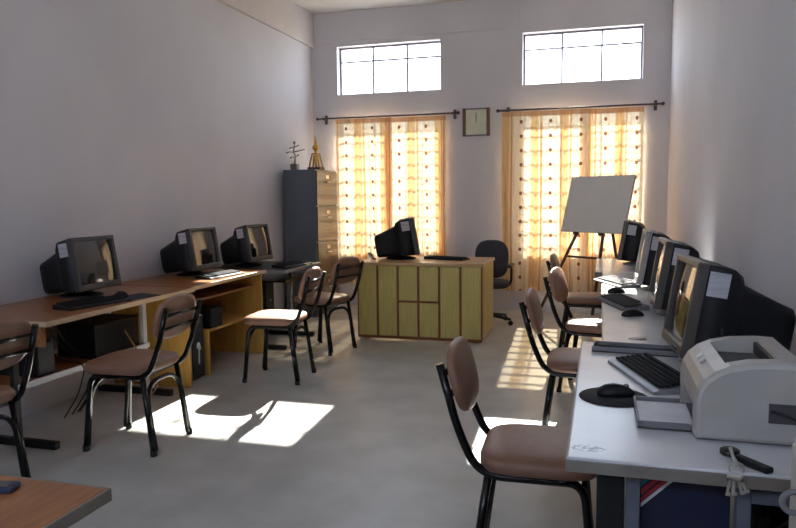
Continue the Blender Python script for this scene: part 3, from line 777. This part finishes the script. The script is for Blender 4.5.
for k in range(5):
    a = 2 * PI * k / 5 + .3
    l = MB().tube([(0, 0, .10), (.26 * math.cos(a), .26 * math.sin(a), .065)], .017, 8, taper=[1.3, .8]).build('leg', 'black', c)
    MB().lathe([(.016, -.012), (.026, -.01), (.026, .01), (.016, .012)], (0, 0, 0), 14, Matrix.Translation((.26 * math.cos(a), .26 * math.sin(a), .026)) @ Matrix.Rotation(a, 4, 'Z') @ Matrix.Rotation(R(90), 4, 'X')).build('caster', 'blackgloss', l)

# ------------------------------------------------------------------ whiteboard on an easel
psi, tl = R(37.4), R(16.7)
n = Vector((-math.sin(psi), -math.cos(psi), 0)); rt = Vector((math.cos(psi), -math.sin(psi), 0)); up = Vector((0, 0, 1)) * math.cos(tl) - n * math.sin(tl)
nn = rt.cross(up)                                  # board normal, towards the room
if nn.dot(n) < 0: nn = -nn
ctr = Vector((-.037, 7.35, 1.281))
B = Matrix((( rt.x, up.x, nn.x, 0), (rt.y, up.y, nn.y, 0), (rt.z, up.z, nn.z, 0), (0, 0, 0, 1)))
bo = thing('whiteboard', 'white writing board leaning on the easel in front of the right window', 'whiteboard', ctr)
MB().b2((-.385, -.293, -.012), (.385, .293, 0), .001, B).build('board', 'board', bo)
f = MB()
f.b2((-.389, -.297, -.014), (-.383, .297, .003), .001, B).b2((.383, -.297, -.014), (.389, .297, .003), .001, B).b2((-.389, -.297, -.014), (.389, -.291, .003), .001, B).b2((-.389, .291, -.014), (.389, .297, .003), .001, B)
f.build('frame', 'boardback', bo)
foot = lambda a, b: None
ez = thing('easel', 'dark wooden easel with splayed legs holding the whiteboard', 'easel', (ctr.x, ctr.y, 0))
base = Vector((0, 0, ctr.z))
def ep(u, v, w): return base + rt * u + up * v + nn * w
# two front legs run down along the plane of the board and on to the floor
for sgn, sp in ((-1, -.30), (1, .15)):
    top = ep(-.02 if sgn < 0 else .08, .26, -.034); d = ep(sp, -.60, -.034) - top
    k = (top.z - .0) / -d.z; bot = top + d * k; bot.z = .0
    MB().tube([top, bot], .016, 8).build('leg', 'easel', ez)
back_top = ep(0, .24, -.052); bk = Vector((back_top.x - n.x * .36 + .04, back_top.y - n.y * .36, 0.0))
MB().tube([back_top, bk], .016, 8).build('leg', 'easel', ez)
for uu in (-.19, .125): MB().b2((uu - .022, -.325, -.03), (uu + .022, -.299, .02), .003, Matrix.Translation(base) @ B).build('ledge', 'easel', ez)
MB().tube([ep(-.285, -.55, -.034), ep(.145, -.55, -.034)], .012, 8).build('cross_bar', 'easel', ez)
# grey lead curled behind the desk monitor
w = MB().tube(arc_path([(-2.13, 6.52, .767), (-2.18, 6.50, .79), (-2.225, 6.56, .83), (-2.22, 6.66, .80), (-2.22, 6.70, .767)], .04), .011, 8)
tag(w.build('cable', 'cordgrey', loc=(-2.18, 6.58, .767)), 'grey lead curling behind the monitor on the teacher desk', 'cable')

# ------------------------------------------------------------------ light
w = bpy.data.worlds.new('sky'); S.world = w; w.use_nodes = True; nt = w.node_tree
bg = nt.nodes['Background']; bg.inputs['Strength'].default_value = 1.0
tc = add_node(nt, 'ShaderNodeTexCoord'); sp = add_node(nt, 'ShaderNodeSeparateXYZ'); nt.links.new(tc.outputs['Generated'], sp.inputs[0])
rp = add_node(nt, 'ShaderNodeValToRGB'); cr = rp.color_ramp
cr.elements[0].position = .44; cr.elements[0].color = (.62, .60, .58, 1); cr.elements[1].position = .5; cr.elements[1].color = (.90, .98, 1.10, 1)
e2 = cr.elements.new(.62); e2.color = (.80, .94, 1.16, 1)
e2 = cr.elements.new(1.0); e2.color = (.40, .60, 1.0, 1)
nt.links.new(math_node(nt, 'ADD', math_node(nt, 'MULTIPLY', sp.outputs['Z'], .5), .5), rp.inputs['Fac']); nt.links.new(rp.outputs['Color'], bg.inputs['Color'])
sd = bpy.data.lights.new('sun', 'SUN'); sd.energy = 4.8; sd.angle = R(.55); sd.color = (1.0, .96, .90)
so = bpy.data.objects.new('sun', sd); COL.objects.link(so)
to_sun = Vector((-.077, 1.567, 1.0)).normalized()
so.rotation_euler = to_sun.to_track_quat('Z', 'Y').to_euler(); so.location = (-1, 20, 15)

# ------------------------------------------------------------------ camera
cam = bpy.data.cameras.new('camera'); co = bpy.data.objects.new('camera', cam); COL.objects.link(co)
cam.sensor_fit = 'HORIZONTAL'; cam.sensor_width = 36; cam.lens = 694.4 * 36 / 796; cam.clip_start = .05
yw, pt, rl = R(16.26), R(5.6154), R(-.6692)
fw = Vector((-math.sin(yw) * math.cos(pt), math.cos(yw) * math.cos(pt), -math.sin(pt))); r0 = Vector((math.cos(yw), math.sin(yw), 0)); u0 = r0.cross(fw)
r1 = r0 * math.cos(rl) + u0 * math.sin(rl); u1 = u0 * math.cos(rl) - r0 * math.sin(rl)
mt = Matrix(((r1.x, u1.x, -fw.x, 0), (r1.y, u1.y, -fw.y, 0), (r1.z, u1.z, -fw.z, 1.3906), (0, 0, 0, 1)))
co.matrix_world = mt; S.camera = co
S.view_settings.view_transform = 'Standard'; S.view_settings.look = 'None'; S.view_settings.gamma = 1; S.view_settings.use_curve_mapping = False
S.view_settings.exposure = 3.3
cy = S.cycles
cy.use_denoising = True; cy.max_bounces = 12; cy.diffuse_bounces = 8; cy.glossy_bounces = 4; cy.transparent_max_bounces = 12; cy.sample_clamp_indirect = 6.0
cy.caustics_reflective = False; cy.caustics_refractive = False
